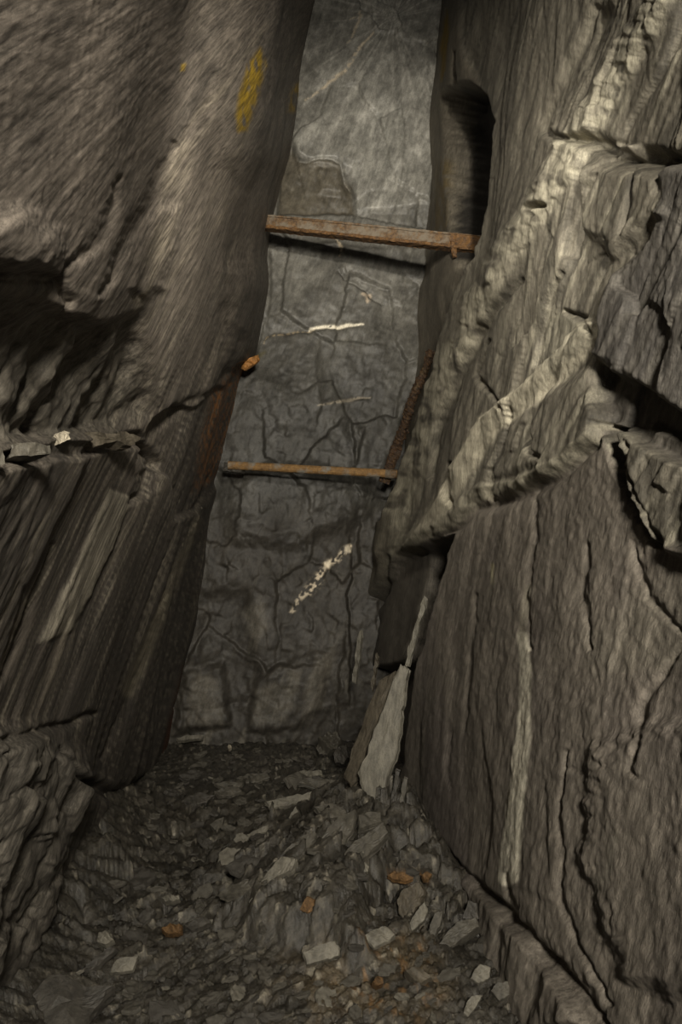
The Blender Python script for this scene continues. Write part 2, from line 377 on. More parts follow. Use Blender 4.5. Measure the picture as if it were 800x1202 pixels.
        # horizontal break at the upper right
        d -= .07 * P.crack([(655, 160), (700, 168), (745, 186), (790, 186), (850, 190)], 9)
        d += .06 * P.poly([(722, 170), (748, 172), (752, 186), (726, 188)], 4)
        d += .06 * P.poly([(690, 195), (770, 200), (775, 250), (720, 300), (690, 260)], 10)
        # dark block at the right and the hollow under it
        blk = P.poly([(780, 190), (770, 260), (735, 320), (716, 360), (706, 420), (742, 448), (800, 486), (1200, 560), (1200, 150)], 7); d += .06 * blk
        hol = Q.poly([(708, 428), (742, 452), (800, 488), (880, 520), (880, 560), (800, 545), (752, 520), (735, 500), (716, 500), (706, 470)], 5); d -= .06 * hol
        d -= .22 * E.poly([(710, 498), (722, 502), (738, 548), (758, 600), (772, 642), (762, 640), (742, 596), (722, 545)], 3)
        d += .05 * Q.poly([(728, 508), (770, 500), (860, 540), (860, 680), (790, 650), (770, 620), (750, 560)], 5)
        # steps and cracks of the lower slab
        for pts, w, k in ([(634, 560), (626, 640), (618, 700), (622, 760)], 5, .035), ([(690, 640), (686, 700), (694, 760)], 7, .035), ([(664, 880), (656, 960), (660, 1060), (684, 1120), (720, 1180)], 6, .04), \
                ([(745, 880), (738, 900), (746, 912)], 6, .03), ([(720, 890), (690, 910), (664, 900)], 6, .012), ([(530, 860), (524, 900), (528, 925)], 4, .03), ([(560, 700), (552, 780), (545, 860)], 5, .03), \
                ([(594, 1028), (604, 1060), (616, 1082)], 5, .05), ([(800, 760), (760, 820), (745, 890)], 8, .04), ([(742, 636), (760, 700), (800, 740)], 6, .03):
            d -= .42 * k * P.crack(pts, w * .8)
        pale_strip = Q.band([(612, 748), (617, 790), (614, 860), (604, 950), (596, 1028)], 5.5, 12, 2)[0]; d += .003 * pale_strip; d += .002 * Q.fault([(620, 770), (622, 860), (610, 950), (602, 1030)], 12)  # pale strip running down the lower slab
        d += .006 * P.poly([(624, 752), (640, 820), (700, 830), (705, 900), (668, 960), (650, 1060), (612, 1040), (612, 900)], 5)
        d += .04 * W.poly([(700, 880), (780, 850), (900, 860), (900, 1202), (740, 1150), (690, 1010)], 14)
        # free edge of the lower slab: the wall behind it lies deeper
        gap = E.poly([(528, 628), (520, 650), (505, 720), (484, 800), (470, 872), (462, 915), (462, 945), (380, 960), (330, 900), (392, 770), (416, 726), (438, 694), (464, 652), (510, 632)], 3)
        d -= gap * .34
        d += gap * .20 * Q.poly([(440, 662), (520, 640), (506, 690), (478, 780), (428, 790), (424, 720)], 3)
        d -= .14 * Q.crack([(420, 790), (436, 740), (450, 690), (458, 655)], 4)
        # skirt under the lip of the slab
        sk = P.poly([(452, 940), (478, 968), (512, 985), (548, 1025), (596, 1062), (648, 1112), (690, 1150), (745, 1230), (500, 1300), (420, 1000)], 4)
        d -= sk * (.028 + .03 * fbm(a * 4, b * 5, 3, 130)); d -= .022 * P.crack([(470, 960), (512, 988), (548, 1030), (596, 1066), (648, 1116), (740, 1230)], 6)
        d += .05 * P.poly([(522, 1000), (560, 1040), (640, 1130), (690, 1202), (610, 1210), (560, 1090)], 6) * sk
        d += .0035 * fbm(a * 34, b * 44, 3, 140)
        if not final: return d
        col = np.ones(x.shape + (3,)) * np.array([.135, .122, .096])
        t = fbm(a * .6, b * .9, 5, 161); col *= (1 + .25 * t)[..., None]
        col = tintmix(col, (.155, .136, .112), below)
        br = sst(-.1, .5, fbm(a * .9, b * 1.2, 4, 160)); col = tintmix(col, (.095, .081, .072), .7 * br * below)
        streak = sst(.1, .55, fbm(a * .9, b * 11, 4, 162)); col = tintmix(col, (.19, .175, .135), .5 * streak * up)
        k2 = sst(.0, .4, fbm(a2 * 1.6, b2 * 13, 4, 163)); col = tintmix(col, (.25, .23, .178), .7 * k2 * right * up)
        k3 = sst(.08, .4, fbm(a2 * 1.4, b2 * 11, 4, 164)); col = tintmix(col, (.050, .045, .036), .7 * k3 * up)
        col = tintmix(col, (.40, .37, .285), .85 * P.band(R1, 16, 11, 9)[0] * sst(-.5, .1, fbm(x / 16, y / 20, 3, 165)))
        col = tintmix(col, (.31, .285, .22), .8 * Q.poly([(622, 250), (628, 262), (612, 296), (590, 330), (576, 350), (566, 368), (562, 360), (582, 318), (600, 280)], 4))
        col = tintmix(col, (.40, .365, .28), .85 * Q.band(R2, 11, 15, 4)[0])
        col = tintmix(col, (.24, .22, .168), .75 * l_)
        col = tintmix(col, (.21, .195, .15), .6 * Q.poly([(640, 360), (665, 372), (690, 380), (700, 400), (672, 420), (640, 440), (646, 400)], 5))
        col = tintmix(col, (.088, .081, .074), .8 * blk); col = tintmix(col, (.055, .049, .042), .8 * hol)  # shade of the hollow under the block painted into the tint
        col = tintmix(col, (.22, .20, .16), .8 * P.poly([(722, 168), (748, 172), (752, 186), (726, 188)], 3))
        col = tintmix(col, (.155, .14, .112), .6 * W.poly([(690, 740), (830, 640), (830, 770), (760, 790), (690, 790)], 20))
        col = tintmix(col, (.50, .465, .375), .95 * pale_strip * sst(-.9, -.3, fbm(x / 5, y / 12, 3, 168)))
        col = tintmix(col, (.22, .2, .155), .6 * Q.band([(621, 690), (614, 720), (612, 750)], 5, 4, 3)[0])
        col = tintmix(col, (.17, .155, .125), .6 * Q.band([(722, 980), (714, 1020), (704, 1055)], 4, 6, 4)[0] + 0 * x)
        col = tintmix(col, (.3, .27, .16), .9 * Q.band([(577, 664), (578, 684)], 2, 1.5, 1.5)[0])
        col = tintmix(col, (.2, .18, .14), .6 * Q.band([(580, 670), (576, 700)], 3, 2, 2)[0])
        col = tintmix(col, (.05, .043, .036), .8 * gap); col = tintmix(col, (.105, .094, .077), .8 * gap * Q.poly([(440, 662), (520, 640), (506, 690), (478, 780), (428, 790), (424, 720)], 3))  # shade of the cleft deepened in the tint, panel kept paler
        col = tintmix(col, (.14, .125, .095), .8 * Q.poly([(424, 612), (462, 600), (456, 668), (432, 690), (414, 668)], 6))
        # strip beside the back wall: brown and yellow seepage
        col = tintmix(col, (.135, .118, .09), .8 * rec); col = tintmix(col, (.12, .085, .03), .75 * Q.poly([(514, 188), (536, 190), (532, 270), (505, 275)], 6) * sst(-.4, .2, fbm(x / 5, y / 30, 3, 166)))
        col = tintmix(col, (.20, .13, .010), Q.poly([(524, 12), (527, 30), (523, 84), (517, 96), (517, 50)], 2.5))
        col = tintmix(col, (.010, .009, .008), .92 * pitc)  # darkness of the pit painted into the tint
        g = .66 + .1 * fbm(a * 3, b * 6, 3, 167)
        return d, col, np.clip(g, .4, .9)
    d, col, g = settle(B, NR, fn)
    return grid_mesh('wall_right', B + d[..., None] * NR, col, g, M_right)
make_right()

# ================================================================== BACK WALL
def make_back():
    px = np.arange(150, 600, 1.1 * RES); py = np.arange(-110, 900, 1.1 * RES)
    X, Z = np.meshgrid((px - 305) / F * YB, EYE[2] + (690 - py) / F * YB)
    B = np.stack([X, np.full(X.shape, YB), Z], -1); n = np.array([0, -1.0, 0])
    def fn(x, y, bx, by, final):
        P = Pic(x, y, 6, 211); Q = Pic(x, y, 3, 212)
        d = .09 * fbm(X * .9, Z * .7, 4, 203)
        sh, r1 = shards(X * 1.6 + .07 * fbm(X * 4, Z * 4, 4, 9) - Z * .3, Z * 1.1 + X * .5 + .07 * fbm(X * 4, Z * 4, 4, 8), 205, 1.4, .06); d += .055 * sh
        sh2, r2 = shards(X * 8 - Z, Z * 6 + X * 2, 206, 1.4, .12); d += .012 * sh2 * sst(300, 620, y)
        d += .010 * ridged(X * 2.4 - Z * 1.0, Z * 1.2 + X, 4, 207)
        top = P.poly([(330, -80), (545, -80), (520, 240), (420, 250), (410, 200), (345, 185)], 5)
        d += .05 * top
        d += .04 * P.poly([(425, -20), (520, -20), (515, 90), (470, 40), (440, 36)], 5)      # crumpled upper right corner
        pocket = Q.poly([(342, 172), (352, 190), (380, 186), (398, 192), (402, 210), (412, 222), (416, 252), (326, 252), (330, 200)], 3); d -= .07 * pocket
        d += .05 * Q.poly([(372, 196), (396, 200), (404, 230), (376, 226)], 4) * pocket
        fl = Q.poly([(312, 290), (398, 285), (402, 322), (430, 340), (450, 352), (470, 356), (500, 330), (498, 290)], 3); d += .03 * fl
        d += .012 * Q.poly([(312, 400), (375, 388), (378, 460), (370, 505), (320, 500), (306, 440)], 5)
        d -= .010 * Q.poly([(376, 400), (430, 390), (436, 470), (378, 468)], 4)
        for pts, w, k in ([(422, 0), (424, 12), (434, 20), (444, 32), (456, 34)], 3, .08), ([(345, 172), (352, 190), (380, 186), (398, 192), (404, 214), (416, 236), (416, 256)], 3.5, .09), \
                ([(398, 318), (404, 328), (428, 340), (440, 352), (448, 356)], 3.2, .09), ([(424, 254), (455, 262), (498, 268), (502, 290), (498, 330)], 3, .07), ([(512, 60), (520, 110), (520, 170), (508, 205), (504, 262)], 3.5, .1), \
                ([(310, 400), (322, 392), (352, 390), (424, 383)], 2.5, .04), ([(373, 474), (402, 470), (432, 468)], 2, .03), ([(376, 400), (372, 440), (379, 470), (370, 506)], 2, .02), \
                ([(412, 630), (414, 680), (408, 700), (412, 760), (410, 830)], 3.5, .09), ([(430, 500), (420, 540), (410, 560)], 3, .05), ([(470, 100), (476, 160), (470, 220), (462, 250)], 2, .03), ([(316, 280), (320, 330), (316, 380)], 3, .05):
            d -= .35 * k * Q.crack(pts, w * .55) ; d += .45 * k * Q.fault(pts, 26, 1.6)
        # overhanging brow under the lower bar, hollow near the foot
        d += .10 * P.poly([(262, 560), (330, 548), (430, 560), (436, 590), (400, 620), (330, 640), (270, 630)], 14)
        d -= .06 * P.poly([(240, 700), (290, 690), (300, 790), (262, 812), (232, 800)], 12)
        d += .07 * P.poly([(214, 790), (262, 780), (270, 850), (205, 862)], 6)
        d += .05 * P.poly([(300, 800), (352, 770), (372, 764), (388, 770), (372, 832), (350, 856), (290, 858)], 5)
        d += .008 * fbm(X * 14, Z * 14, 4, 220)
        if not final: return d
        col = np.ones(x.shape + (3,)) * np.array([.150, .143, .124])
        col *= (1 + .3 * fbm(X * 1.6, Z * 1.2, 5, 261))[..., None]
        h = sst(640, 120, y); gl = np.exp(-(((x - 445) / 75) ** 2 + ((y - 120) / 110) ** 2)); col = tintmix(col * (.40 + .50 * h)[..., None], (.30, .292, .26), top * (.25 + .45 * gl))  # brighter lit top and its sheen painted into the tint
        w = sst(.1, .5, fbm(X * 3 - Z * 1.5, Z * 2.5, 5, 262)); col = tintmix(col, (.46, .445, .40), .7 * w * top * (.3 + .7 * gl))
        an = np.arctan2(x - 462, y - 20); fan = sst(.0, .5, fbm(an * 9, np.hypot(x - 462, y - 20) / 160, 3, 271)) * top * sst(300, 60, y); col = tintmix(col, (.48, .46, .41), .45 * fan)  # pale fan adds to the painted sheen
        w = sst(.05, .5, fbm(X * 2.2, Z * 2.2, 5, 263)); col = tintmix(col, (.062, .058, .049), .55 * w * (1 - .8 * top))
        col = tintmix(col, (.088, .074, .05), .7 * pocket)
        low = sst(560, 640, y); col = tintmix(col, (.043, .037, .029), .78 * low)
        w = sst(.25, .5, fbm(X * 3.4 - Z * .9, Z * 1.7, 4, 264)) * sst(720, 790, y); col = tintmix(col, (.17, .155, .125), .7 * w)
        for pts in ([(372, 770), (392, 768), (376, 830), (356, 846), (360, 800)], [(336, 790), (352, 786), (346, 830), (334, 834)], [(226, 790), (258, 800), (262, 850), (216, 850)], [(300, 810), (330, 800), (336, 848), (296, 850)], [(284, 720), (308, 700), (312, 740), (300, 760)]):
            col = tintmix(col, (.165, .15, .122), .6 * Q.poly(pts, 5))
        def thread(pts, w, c, k=1.0, sd=0, th=-.35):
            nonlocal col
            col = tintmix(col, c, k * np.clip(Q.crack(pts, w) * 1.5, 0, 1) * sst(th, th + .3, fbm(x / 5, y / 5, 2, 270 + sd)))
        cream = (.60, .51, .38)
        thread([(357, 118), (372, 108), (386, 98), (404, 84), (420, 60), (440, 36)], 1.8, cream, .85)
        thread([(410, 22), (424, 14), (414, 44), (408, 52)], 1.5, cream, .7, 1)
        thread([(310, 404), (316, 396), (340, 390), (368, 387)], 1.2, (.35, .28, .18), .8, 2)
        thread([(362, 386), (390, 384), (426, 381)], 2.2, (.78, .72, .58), 1, 3, -.7)
        thread([(372, 475), (400, 471), (434, 467)], 1.5, (.42, .37, .29), .9, 4, -.6)
        thread([(342, 718), (354, 700), (372, 682), (384, 662), (398, 656)], 4.5, (.68, .58, .43), 1, 5, -.05)
        thread([(396, 655), (406, 645), (412, 640)], 3, (.72, .62, .46), 1, 6, -.2)
        col = tintmix(col, (.75, .66, .5), Q.poly([(405, 642), (412, 638), (411, 648), (404, 649)], 1.5)); col = tintmix(col, (.75, .66, .5), Q.poly([(380, 660), (388, 658), (386, 668), (379, 668)], 1.5))
        thread([(395, 282), (400, 290), (398, 300)], 2, (.5, .42, .3), .9, 7); thread([(424, 344), (434, 346), (430, 356)], 2.5, (.42, .34, .25), .8, 8)
        col = tintmix(col, (.10, .085, .03), .8 * Q.band([(292, 424), (310, 414)], 3, 2, 3)[0])
        g = .50 - .10 * top + .12 * fbm(X * 3, Z * 3, 4, 265) + .08 * low
        return d, col, np.clip(g, .3, .85)
    d, col, g = settle(B, n, fn)
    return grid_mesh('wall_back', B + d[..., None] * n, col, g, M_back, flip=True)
make_back()

# ================================================================== FLOOR
def xy_at(x, y, z):
    r = ray(x, y); p = EYE + r * ((z - EYE[2]) / r[2]); return p[0], p[1]
HEAP = np.array([xy_at(x, y, .16) for x, y in [(400, 936), (372, 950), (338, 980), (300, 1012), (258, 1048), (292, 1062), (330, 1078), (380, 1092), (425, 1098), (424, 1050), (470, 1000), (520, 1000), (480, 930)]])
def heap_ledge(X, Y):
    """the heap stands over the path with a broken edge on its left"""
    sh = X.shape; wx = X + .05 * fbm(X * 7, Y * 7, 3, 320); wy = Y + .08 * fbm(X * 7, Y * 7, 3, 321)
    p = Pic.__new__(Pic); p.x = np.atleast_1d(wx) * 100; p.y = np.atleast_1d(wy) * 100; p.shape = p.x.shape
    return p.poly(HEAP * 100, 5).reshape(sh)
def floor_h(X, Y):
    """height of the rubble floor"""
    X = np.asarray(X, float); Y = np.asarray(Y, float)
    h = .05 * fbm(X * .9, Y * .6, 3, 301)
    h = h + .20 * np.exp(-(((X - .62) / .45) ** 2 + ((Y - 4.0) / .95) ** 2))          # heap at the foot of the right wall
    h = h + .10 * np.exp(-(((X - .35) / .45) ** 2 + ((Y - 3.0) / .6) ** 2))
    h = h + .11 * heap_ledge(X, Y)
    xl = XL0
    h = h + .34 * sst(.42, -.25, X - xl) * sst(5.6, 4.0, Y)                           # banked up against the left wall
    h = h - .07 * sst(4.6, 5.3, Y)
    return h
def floor_full(X, Y):
    X = np.asarray(X, float); Y = np.asarray(Y, float)
    h = floor_h(X, Y)
    c, s = math.cos(.55), math.sin(.55)
    a = X * c + Y * s; b = -X * s + Y * c
    wx = .05 * fbm(a * 3, b * 3, 2, 310); wy = .05 * fbm(a * 3, b * 3, 2, 311)
    k1, r1 = shards((a + wx) * 2.3, (b + wy) * 4.6, 302, 1.1)
    k2, r2 = shards((a + wx) * 5.5, (b + wy) * 12, 303, 1.2)
    k3, r3 = shards(a * 15 + wx * 9, b * 30 + wy * 9, 304, 1.2)
    k4, r4 = shards(a * 38, b * 66, 305, 1.2)
    mask = .35 + .65 * sst(-.25, .25, fbm(X * 1.1, Y * 1.1, 3, 306)); heap = np.exp(-(((X - .55) / .6) ** 2 + ((Y - 3.7) / 1.1) ** 2))
    near = sst(2.9, 2.4, Y)
    h = h + (.060 * k1 + .044 * k2) * (mask * .7 + heap) * (1 - .55 * near) + .012 * k3 + .006 * k4
    return h + .004 * fbm(X * 20, Y * 20, 4, 307), r2, r3, r4
def make_floor():
    th = np.arange(-.62, .62, 1.5 * RES / F); q = np.concatenate([np.arange(120, 200, .8 * RES), np.arange(200, 760, 1.35 * RES)])
    T, Qq = np.meshgrid(th, q); Y = np.minimum(EYE[2] * F / Qq, 7.2); X = T * Y + .1
    h, r2, r3, r4 = floor_full(X, Y)
    P = np.stack([X, Y, h], -1)
    x, y = proj(P); Q = Pic(x, y, 4, 312)
    col = np.ones(X.shape + (3,)) * np.array([.044, .039, .030])
    col *= (1 + .5 * (r2 - .5) + .5 * (r3 - .5))[..., None]
    col = tintmix(col, (.10, .074, .040), .55 * Q.poly([(330, 1130), (420, 1080), (500, 1100), (540, 1150), (500, 1230), (300, 1230)], 30) * sst(-.3, .3, fbm(X * 6, Y * 6, 4, 313)))
    spk = sst(.22, .4, fbm(X * 22, Y * 22, 3, 314)) * Q.poly([(410, 1090), (500, 1100), (520, 1160), (460, 1230), (400, 1180)], 20); col = tintmix(col, (.15, .085, .034), .7 * spk)
    col = tintmix(col, (.15, .08, .03), .85 * Q.poly([(450, 1024), (478, 1022), (505, 1024), (500, 1036), (478, 1034)], 5) * sst(-.2, .15, fbm(X * 25, Y * 25, 2, 315)))
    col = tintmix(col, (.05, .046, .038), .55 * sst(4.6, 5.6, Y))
    col = tintmix(col, (.30, .27, .21), .5 * sst(.88, .95, r4) * sst(.2, .5, r3))
    g = .40 + .3 * (r3 - .5)
    return grid_mesh('floor', P, col, np.clip(g, .3, .85), M_floor)
make_floor()

# ================================================================== THINGS
M_grey = rock_material('slate_grey_piece', base=(.074, .067, .053), stretch=2, scale=16, bump=.4, var=.3, spec=.5)
M_pale = rock_material('slate_pale_piece', base=(.140, .129, .103), stretch=2, scale=16, bump=.35, var=.25, spec=.45)
M_dark = rock_material('slate_dark_piece', base=(.050, .045, .037), stretch=2, scale=16, bump=.4, var=.35, spec=.5)
M_brown = rock_material('slate_brown_piece', base=(.078, .066, .048), stretch=2, scale=16, bump=.4, var=.4)
M_orange = rock_material('stained_orange', base=(.125, .070, .028), stretch=1, scale=30, bump=.5, var=.6)
M_quartz = rock_material('quartz_piece', base=(.34, .30, .23), stretch=1, scale=30, bump=.4, var=.35)

def rust_material(name, a=(.125, .074, .033), b=(.045, .028, .017), c=(.150, .122, .088), cover=.55, scale=9.0):
    """flaking rust (a over b) with patches of old grey surface (c)"""
    m = bpy.data.materials.new(name); m.use_nodes = True; nt = m.node_tree; N = nt.nodes; L = nt.links; bs = N['Principled BSDF']
    tc = N.new('ShaderNodeTexCoord')
    def noise(sc, det, ro=.6):
        n = N.new('ShaderNodeTexNoise'); n.inputs['Scale'].default_value = sc; n.inputs['Detail'].default_value = det; n.inputs['Roughness'].default_value = ro
        L.new(tc.outputs['Object'], n.inputs['Vector']); return n
    def ramp(src, p0, p1, c0, c1):
        r = N.new('ShaderNodeValToRGB'); r.color_ramp.elements[0].position = p0; r.color_ramp.elements[1].position = p1
        r.color_ramp.elements[0].color = (*c0, 1); r.color_ramp.elements[1].color = (*c1, 1); L.new(src, r.inputs[0]); return r
    n1 = noise(scale * 3, 8, .7); n2 = noise(scale, 6, .65); n3 = noise(scale * 12, 4)
    r1 = ramp(n1.outputs['Fac'], .36, .62, b, a); r2 = ramp(n3.outputs['Fac'], .45, .75, (0, 0, 0), (.13, .065, .018))
    ad = N.new('ShaderNodeMixRGB'); ad.blend_type = 'ADD'; ad.inputs[0].default_value = .5; L.new(r1.outputs[0], ad.inputs[1]); L.new(r2.outputs[0], ad.inputs[2])
    k = ramp(n2.outputs['Fac'], cover - .06, cover + .08, (0, 0, 0), (1, 1, 1))
    mx = N.new('ShaderNodeMixRGB'); L.new(k.outputs[0], mx.inputs[0]); L.new(ad.outputs[0], mx.inputs[1]); mx.inputs[2].default_value = (*c, 1)
    L.new(mx.outputs[0], bs.inputs['Base Color']); bs.inputs['Roughness'].default_value = .78
    bp = N.new('ShaderNodeBump'); bp.inputs['Strength'].default_value = .6; bp.inputs['Distance'].default_value = .006; L.new(n1.outputs['Fac'], bp.inputs['Height']); L.new(bp.outputs[0], bs.inputs['Normal'])
    return m
M_rust = rust_material('beam_rust', cover=.52)
M_rust_dark = rust_material('beam_rust_yellow', a=(.13, .062, .016), b=(.040, .022, .010), cover=.72)  # yellower rust with fewer grey patches
M_pipe = rust_material('pipe_rust', a=(.27, .155, .055), b=(.15, .085, .032), c=(.22, .215, .19), cover=.60, scale=6)
M_old = rust_material('old_bar_rust', a=(.055, .028, .011), b=(.012, .008, .006), c=(.13, .09, .045), cover=.66, scale=8)

def tag(o, label, cat, group=None):
    o['label'] = label; o['category'] = cat
    if group: o['group'] = group
    return o
def raw_mesh(name, verts, faces, mat, loc=(0, 0, 0), parent=None, smooth=False):
    me = bpy.data.meshes.new(name); me.from_pydata([tuple(v) for v in verts], [], faces); me.update()
    if smooth: me.polygons.foreach_set('use_smooth', [True] * len(me.polygons))
    me.materials.append(mat)
    o = bpy.data.objects.new(name, me); COL.objects.link(o); o.location = loc; o.parent = parent
    return o
def sweep(A, B, section, upv, mat, name, parent=None, origin=None, segs=40, rough=.003, seed=0, bend=None, taper=None):
    """a section (list of (across, up)) carried from A to B, its skin roughened by corrosion"""
    A = np.asarray(A, float); B = np.asarray(B, float); o = np.asarray(origin if origin is not None else A)
    ax = B - A; ax = ax / np.linalg.norm(ax); u = np.asarray(upv, float); u = u - ax * (u @ ax); u /= np.linalg.norm(u); w = np.cross(ax, u)
    S = len(section); V = []; Fc = []
    for i in range(segs + 1):
        t = i / segs; c = A + (B - A) * t + (bend(t) if bend else 0); k = taper(t) if taper else 1
        for j, (p, q) in enumerate(section):
            r = 1 + 0 * t; nx = float(perlin(t * segs * .7 + j * 3.1, j * 1.7 + seed, seed)); ny = float(perlin(t * segs * .7 + j * 5.3, j * 2.9 + seed + 9, seed + 1))
            V.append(c + w * (p * k + rough * nx * 2) + u * (q * k + rough * ny * 2) - o)
    for i in range(segs):
        for j in range(S):
            a = i * S + j; b = i * S + (j + 1) % S; Fc.append((a, b, b + S, a + S))
    Fc.append(tuple(range(S - 1, -1, -1))); Fc.append(tuple(range(segs * S, segs * S + S)))
    return raw_mesh(name, V, Fc, mat, loc=(0, 0, 0) if parent else o, parent=parent)
def rect(x0, x1, y0, y1, r=.006, n=3):
    """rounded rectangle outline with extra points along its sides"""
    pts = []
    for (cx, cy, a0) in ((x1 - r, y1 - r, 0), (x0 + r, y1 - r, 90), (x0 + r, y0 + r, 180), (x1 - r, y0 + r, 270)):
        for k in range(3): a = math.radians(a0 + 45 * k); pts.append((cx + r * math.cos(a), cy + r * math.sin(a)))
    out = []
    for i in range(len(pts)):
        a = pts[i]; b = pts[(i + 1) % len(pts)]; out.append(a); L = math.hypot(b[0] - a[0], b[1] - a[1])
        if L > .02:
            for k in range(1, n): out.append((a[0] + (b[0] - a[0]) * k / n, a[1] + (b[1] - a[1]) * k / n))
    return out

# --- upper beam: a rolled iron section wedged across the passage
A = at_depth(301, 260, 6.15); B = at_depth(566, 287.5, 5.35)
beam = bpy.data.objects.new('iron_beam', None); COL.objects.link(beam); beam.location = A; beam.empty_display_size = .1
tag(beam, 'thick rusty iron beam wedged across the passage near the top of the picture', 'beam'); beam['kind'] = 'thing'
upv = (0, -.12, 1)
sweep(A, B, rect(-.028, .022, -.040, .052, .006), upv, M_rust, 'web', beam, A, 70, .0025, 3)
sweep(A, B, rect(-.045, .036, .046, .066, .006), upv, M_rust, 'top_flange', beam, A, 70, .003, 5)
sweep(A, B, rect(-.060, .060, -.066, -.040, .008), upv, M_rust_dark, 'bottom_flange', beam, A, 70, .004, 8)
P1 = at_depth(529, 284.2, 5.46); P2 = at_depth(566, 287.8, 5.34)
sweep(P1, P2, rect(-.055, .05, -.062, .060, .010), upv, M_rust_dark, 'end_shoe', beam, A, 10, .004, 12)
P1 = at_depth(531, 284, 5.42); P2 = at_depth(533.5, 302, 5.42)
lug = sweep(P1, P2, rect(-.028, .028, -.030, .030, .008), (0, -1, .1), M_rust_dark, 'lug', beam, A, 8, .005, 13, taper=lambda t: 1 - .55 * t)
# --- lower bar
A = at_depth(268, 546, 6.40); B = at_depth(466, 556.5, 6.12)
pipe = bpy.data.objects.new('iron_pipe', None); COL.objects.link(pipe); pipe.location = A; pipe.empty_display_size = .1
tag(pipe, 'slim straight rusty pipe spanning the passage at mid height, flaking grey', 'pipe')
ring = [(.036 * math.cos(a), .039 * math.sin(a)) for a in np.linspace(0, 2 * np.pi, 13)[:-1]]
sweep(A, B, ring, (0, 0, 1), M_pipe, 'shaft', pipe, A, 60, .0018, 21)
C0 = at_depth(266, 546, 6.43); C1 = at_depth(288, 548.3, 6.37)
o = sweep(C0, C1, rect(-.040, .036, -.050, .034, .010), (0, 0, 1), M_dark, 'end_wedge', pipe, A, 8, .004, 23); o['label'] = 'dark wedge under the left end'; o.location = (-.02, .04, -.004)
C0 = at_depth(452, 555.8, 6.14); C1 = at_depth(465, 556.5, 6.12)
sweep(C0, C1, [(1.15 * p, 1.15 * q) for p, q in ring], (0, 0, 1), M_rust, 'end_collar', pipe, A, 6, .002, 25)
# --- corroded bar slanting down behind the pipe
A = at_depth(506, 411, 5.86); B = at_depth(449, 566, 6.25)
old = bpy.data.objects.new('rusty_bar', None); COL.objects.link(old); old.location = B; old.empty_display_size = .1
tag(old, 'dark corroded iron bar slanting down the corner, its foot behind the slim pipe', 'bar')
rg = [(.046 * math.cos(a), .046 * math.sin(a)) for a in np.linspace(0, 2 * np.pi, 11)[:-1]]
bend = lambda t: np.array([.03 * math.sin(t * 5), .02 * math.sin(t * 7 + 1), 0])
Mid = A + (B - A) * .72
sweep(A, Mid, rg, (0, -1, 0), M_old, 'shaft', old, B, 60, .010, 31, bend=lambda t: .5 * np.array([.02 * math.sin(t * 9), .02 * math.sin(t * 7), 0]), taper=lambda t: .78 + .2 * t + .12 * math.sin(t * 23))
sweep(Mid, B, rect(-.055, .035, -.030, .030, .010), (0, -1, 0), M_old, 'split_foot', old, B, 26, .008, 33, taper=lambda t: 1.0 + .12 * math.sin(t * 9))

# ------------------------------------------------------------------ loose rock
def floor_hit(x, y, lift=0.0):
    r = ray(x, y); t = np.linspace(1.2, 9, 900); p = EYE + r * t[:, None]
    k = np.argmax(p[:, 2] <= floor_h(p[:, 0], p[:, 1]) + lift)
    return p[k]
def rock_rings(top, n, th, seed, edge=.06, jag=.5, swell=.09, lam=3):
    """closed solid: outline `top` (3-D points round a centre) thickened along -n with broken, layered sides"""
    rs = np.random.RandomState(seed); top = np.asarray(top, float); n = np.asarray(n, float); n = n / np.linalg.norm(n)
    pts = []
    for i in range(len(top)):
        a = top[i]; b = top[(i + 1) % len(top)]; m = 4
        for k in range(m):
            q = a + (b - a) * k / m
            if k: q = q + (rs.rand(3) - .5) * np.linalg.norm(b - a) * .10 * jag * 2
            pts.append(q)
    pts = np.array(pts); pts -= np.outer((pts - top.mean(0)) @ n, n); c = pts.mean(0); K = len(pts); R0 = np.linalg.norm(pts - c, axis=1).mean()
    V = []; lay = [(.2, 0), (.4, 0), (.6, 0), (.8, 0), (.94, 0)]
    for i, k in enumerate(np.linspace(0, 1, lam + 1)):
        lay.append((1.0 + (rs.rand() - .5) * .07, .12 * th + k * .76 * th))
        if i < lam: lay.append((1.0 + (rs.rand() - .5) * .07, .12 * th + (k + .8 / lam) * .76 * th))
    lay.append((.86, th))
    tilt = (rs.rand(3) - .5) * .06
    for (sc, dp) in lay:
        for j, q in enumerate(pts):
            o = (q - c) * sc + c - n * dp
            e = (q - c) / R0 * sc * 1.6 + seed * .37
            o = o + n * (R0 * swell * 1.6 * float(perlin(e[0] + e[2], e[1] - .6 * e[2], seed)) * (1 if sc < .97 else .4)) + (q - c) * edge * ((rs.rand() - .5) * (1 if sc > .9 else 0))
            if swell > .2: o = o + n * R0 * swell * (1 - sc * sc)
            V.append(o)
    Fc = []; nl = len(lay)
    V.append(V[0] * 0 + np.mean(V[:K], 0)); ct = len(V) - 1; V.append(c - n * th); cb = len(V) - 1
    for j in range(K):
        Fc.append((ct, j, (j + 1) % K))
        for l in range(nl - 1):
            a = l * K + j; b = l * K + (j + 1) % K; Fc.append((a, a + K, b + K, b))
        Fc.append((cb, (nl - 1) * K + (j + 1) % K, (nl - 1) * K + j))
    V = np.array(V)
    area = sum(np.dot(np.cross(pts[j] - c, pts[(j + 1) % K] - c), n) for j in range(K))
    if area < 0: Fc = [f[::-1] for f in Fc]
    return V, Fc
SEED = [100]
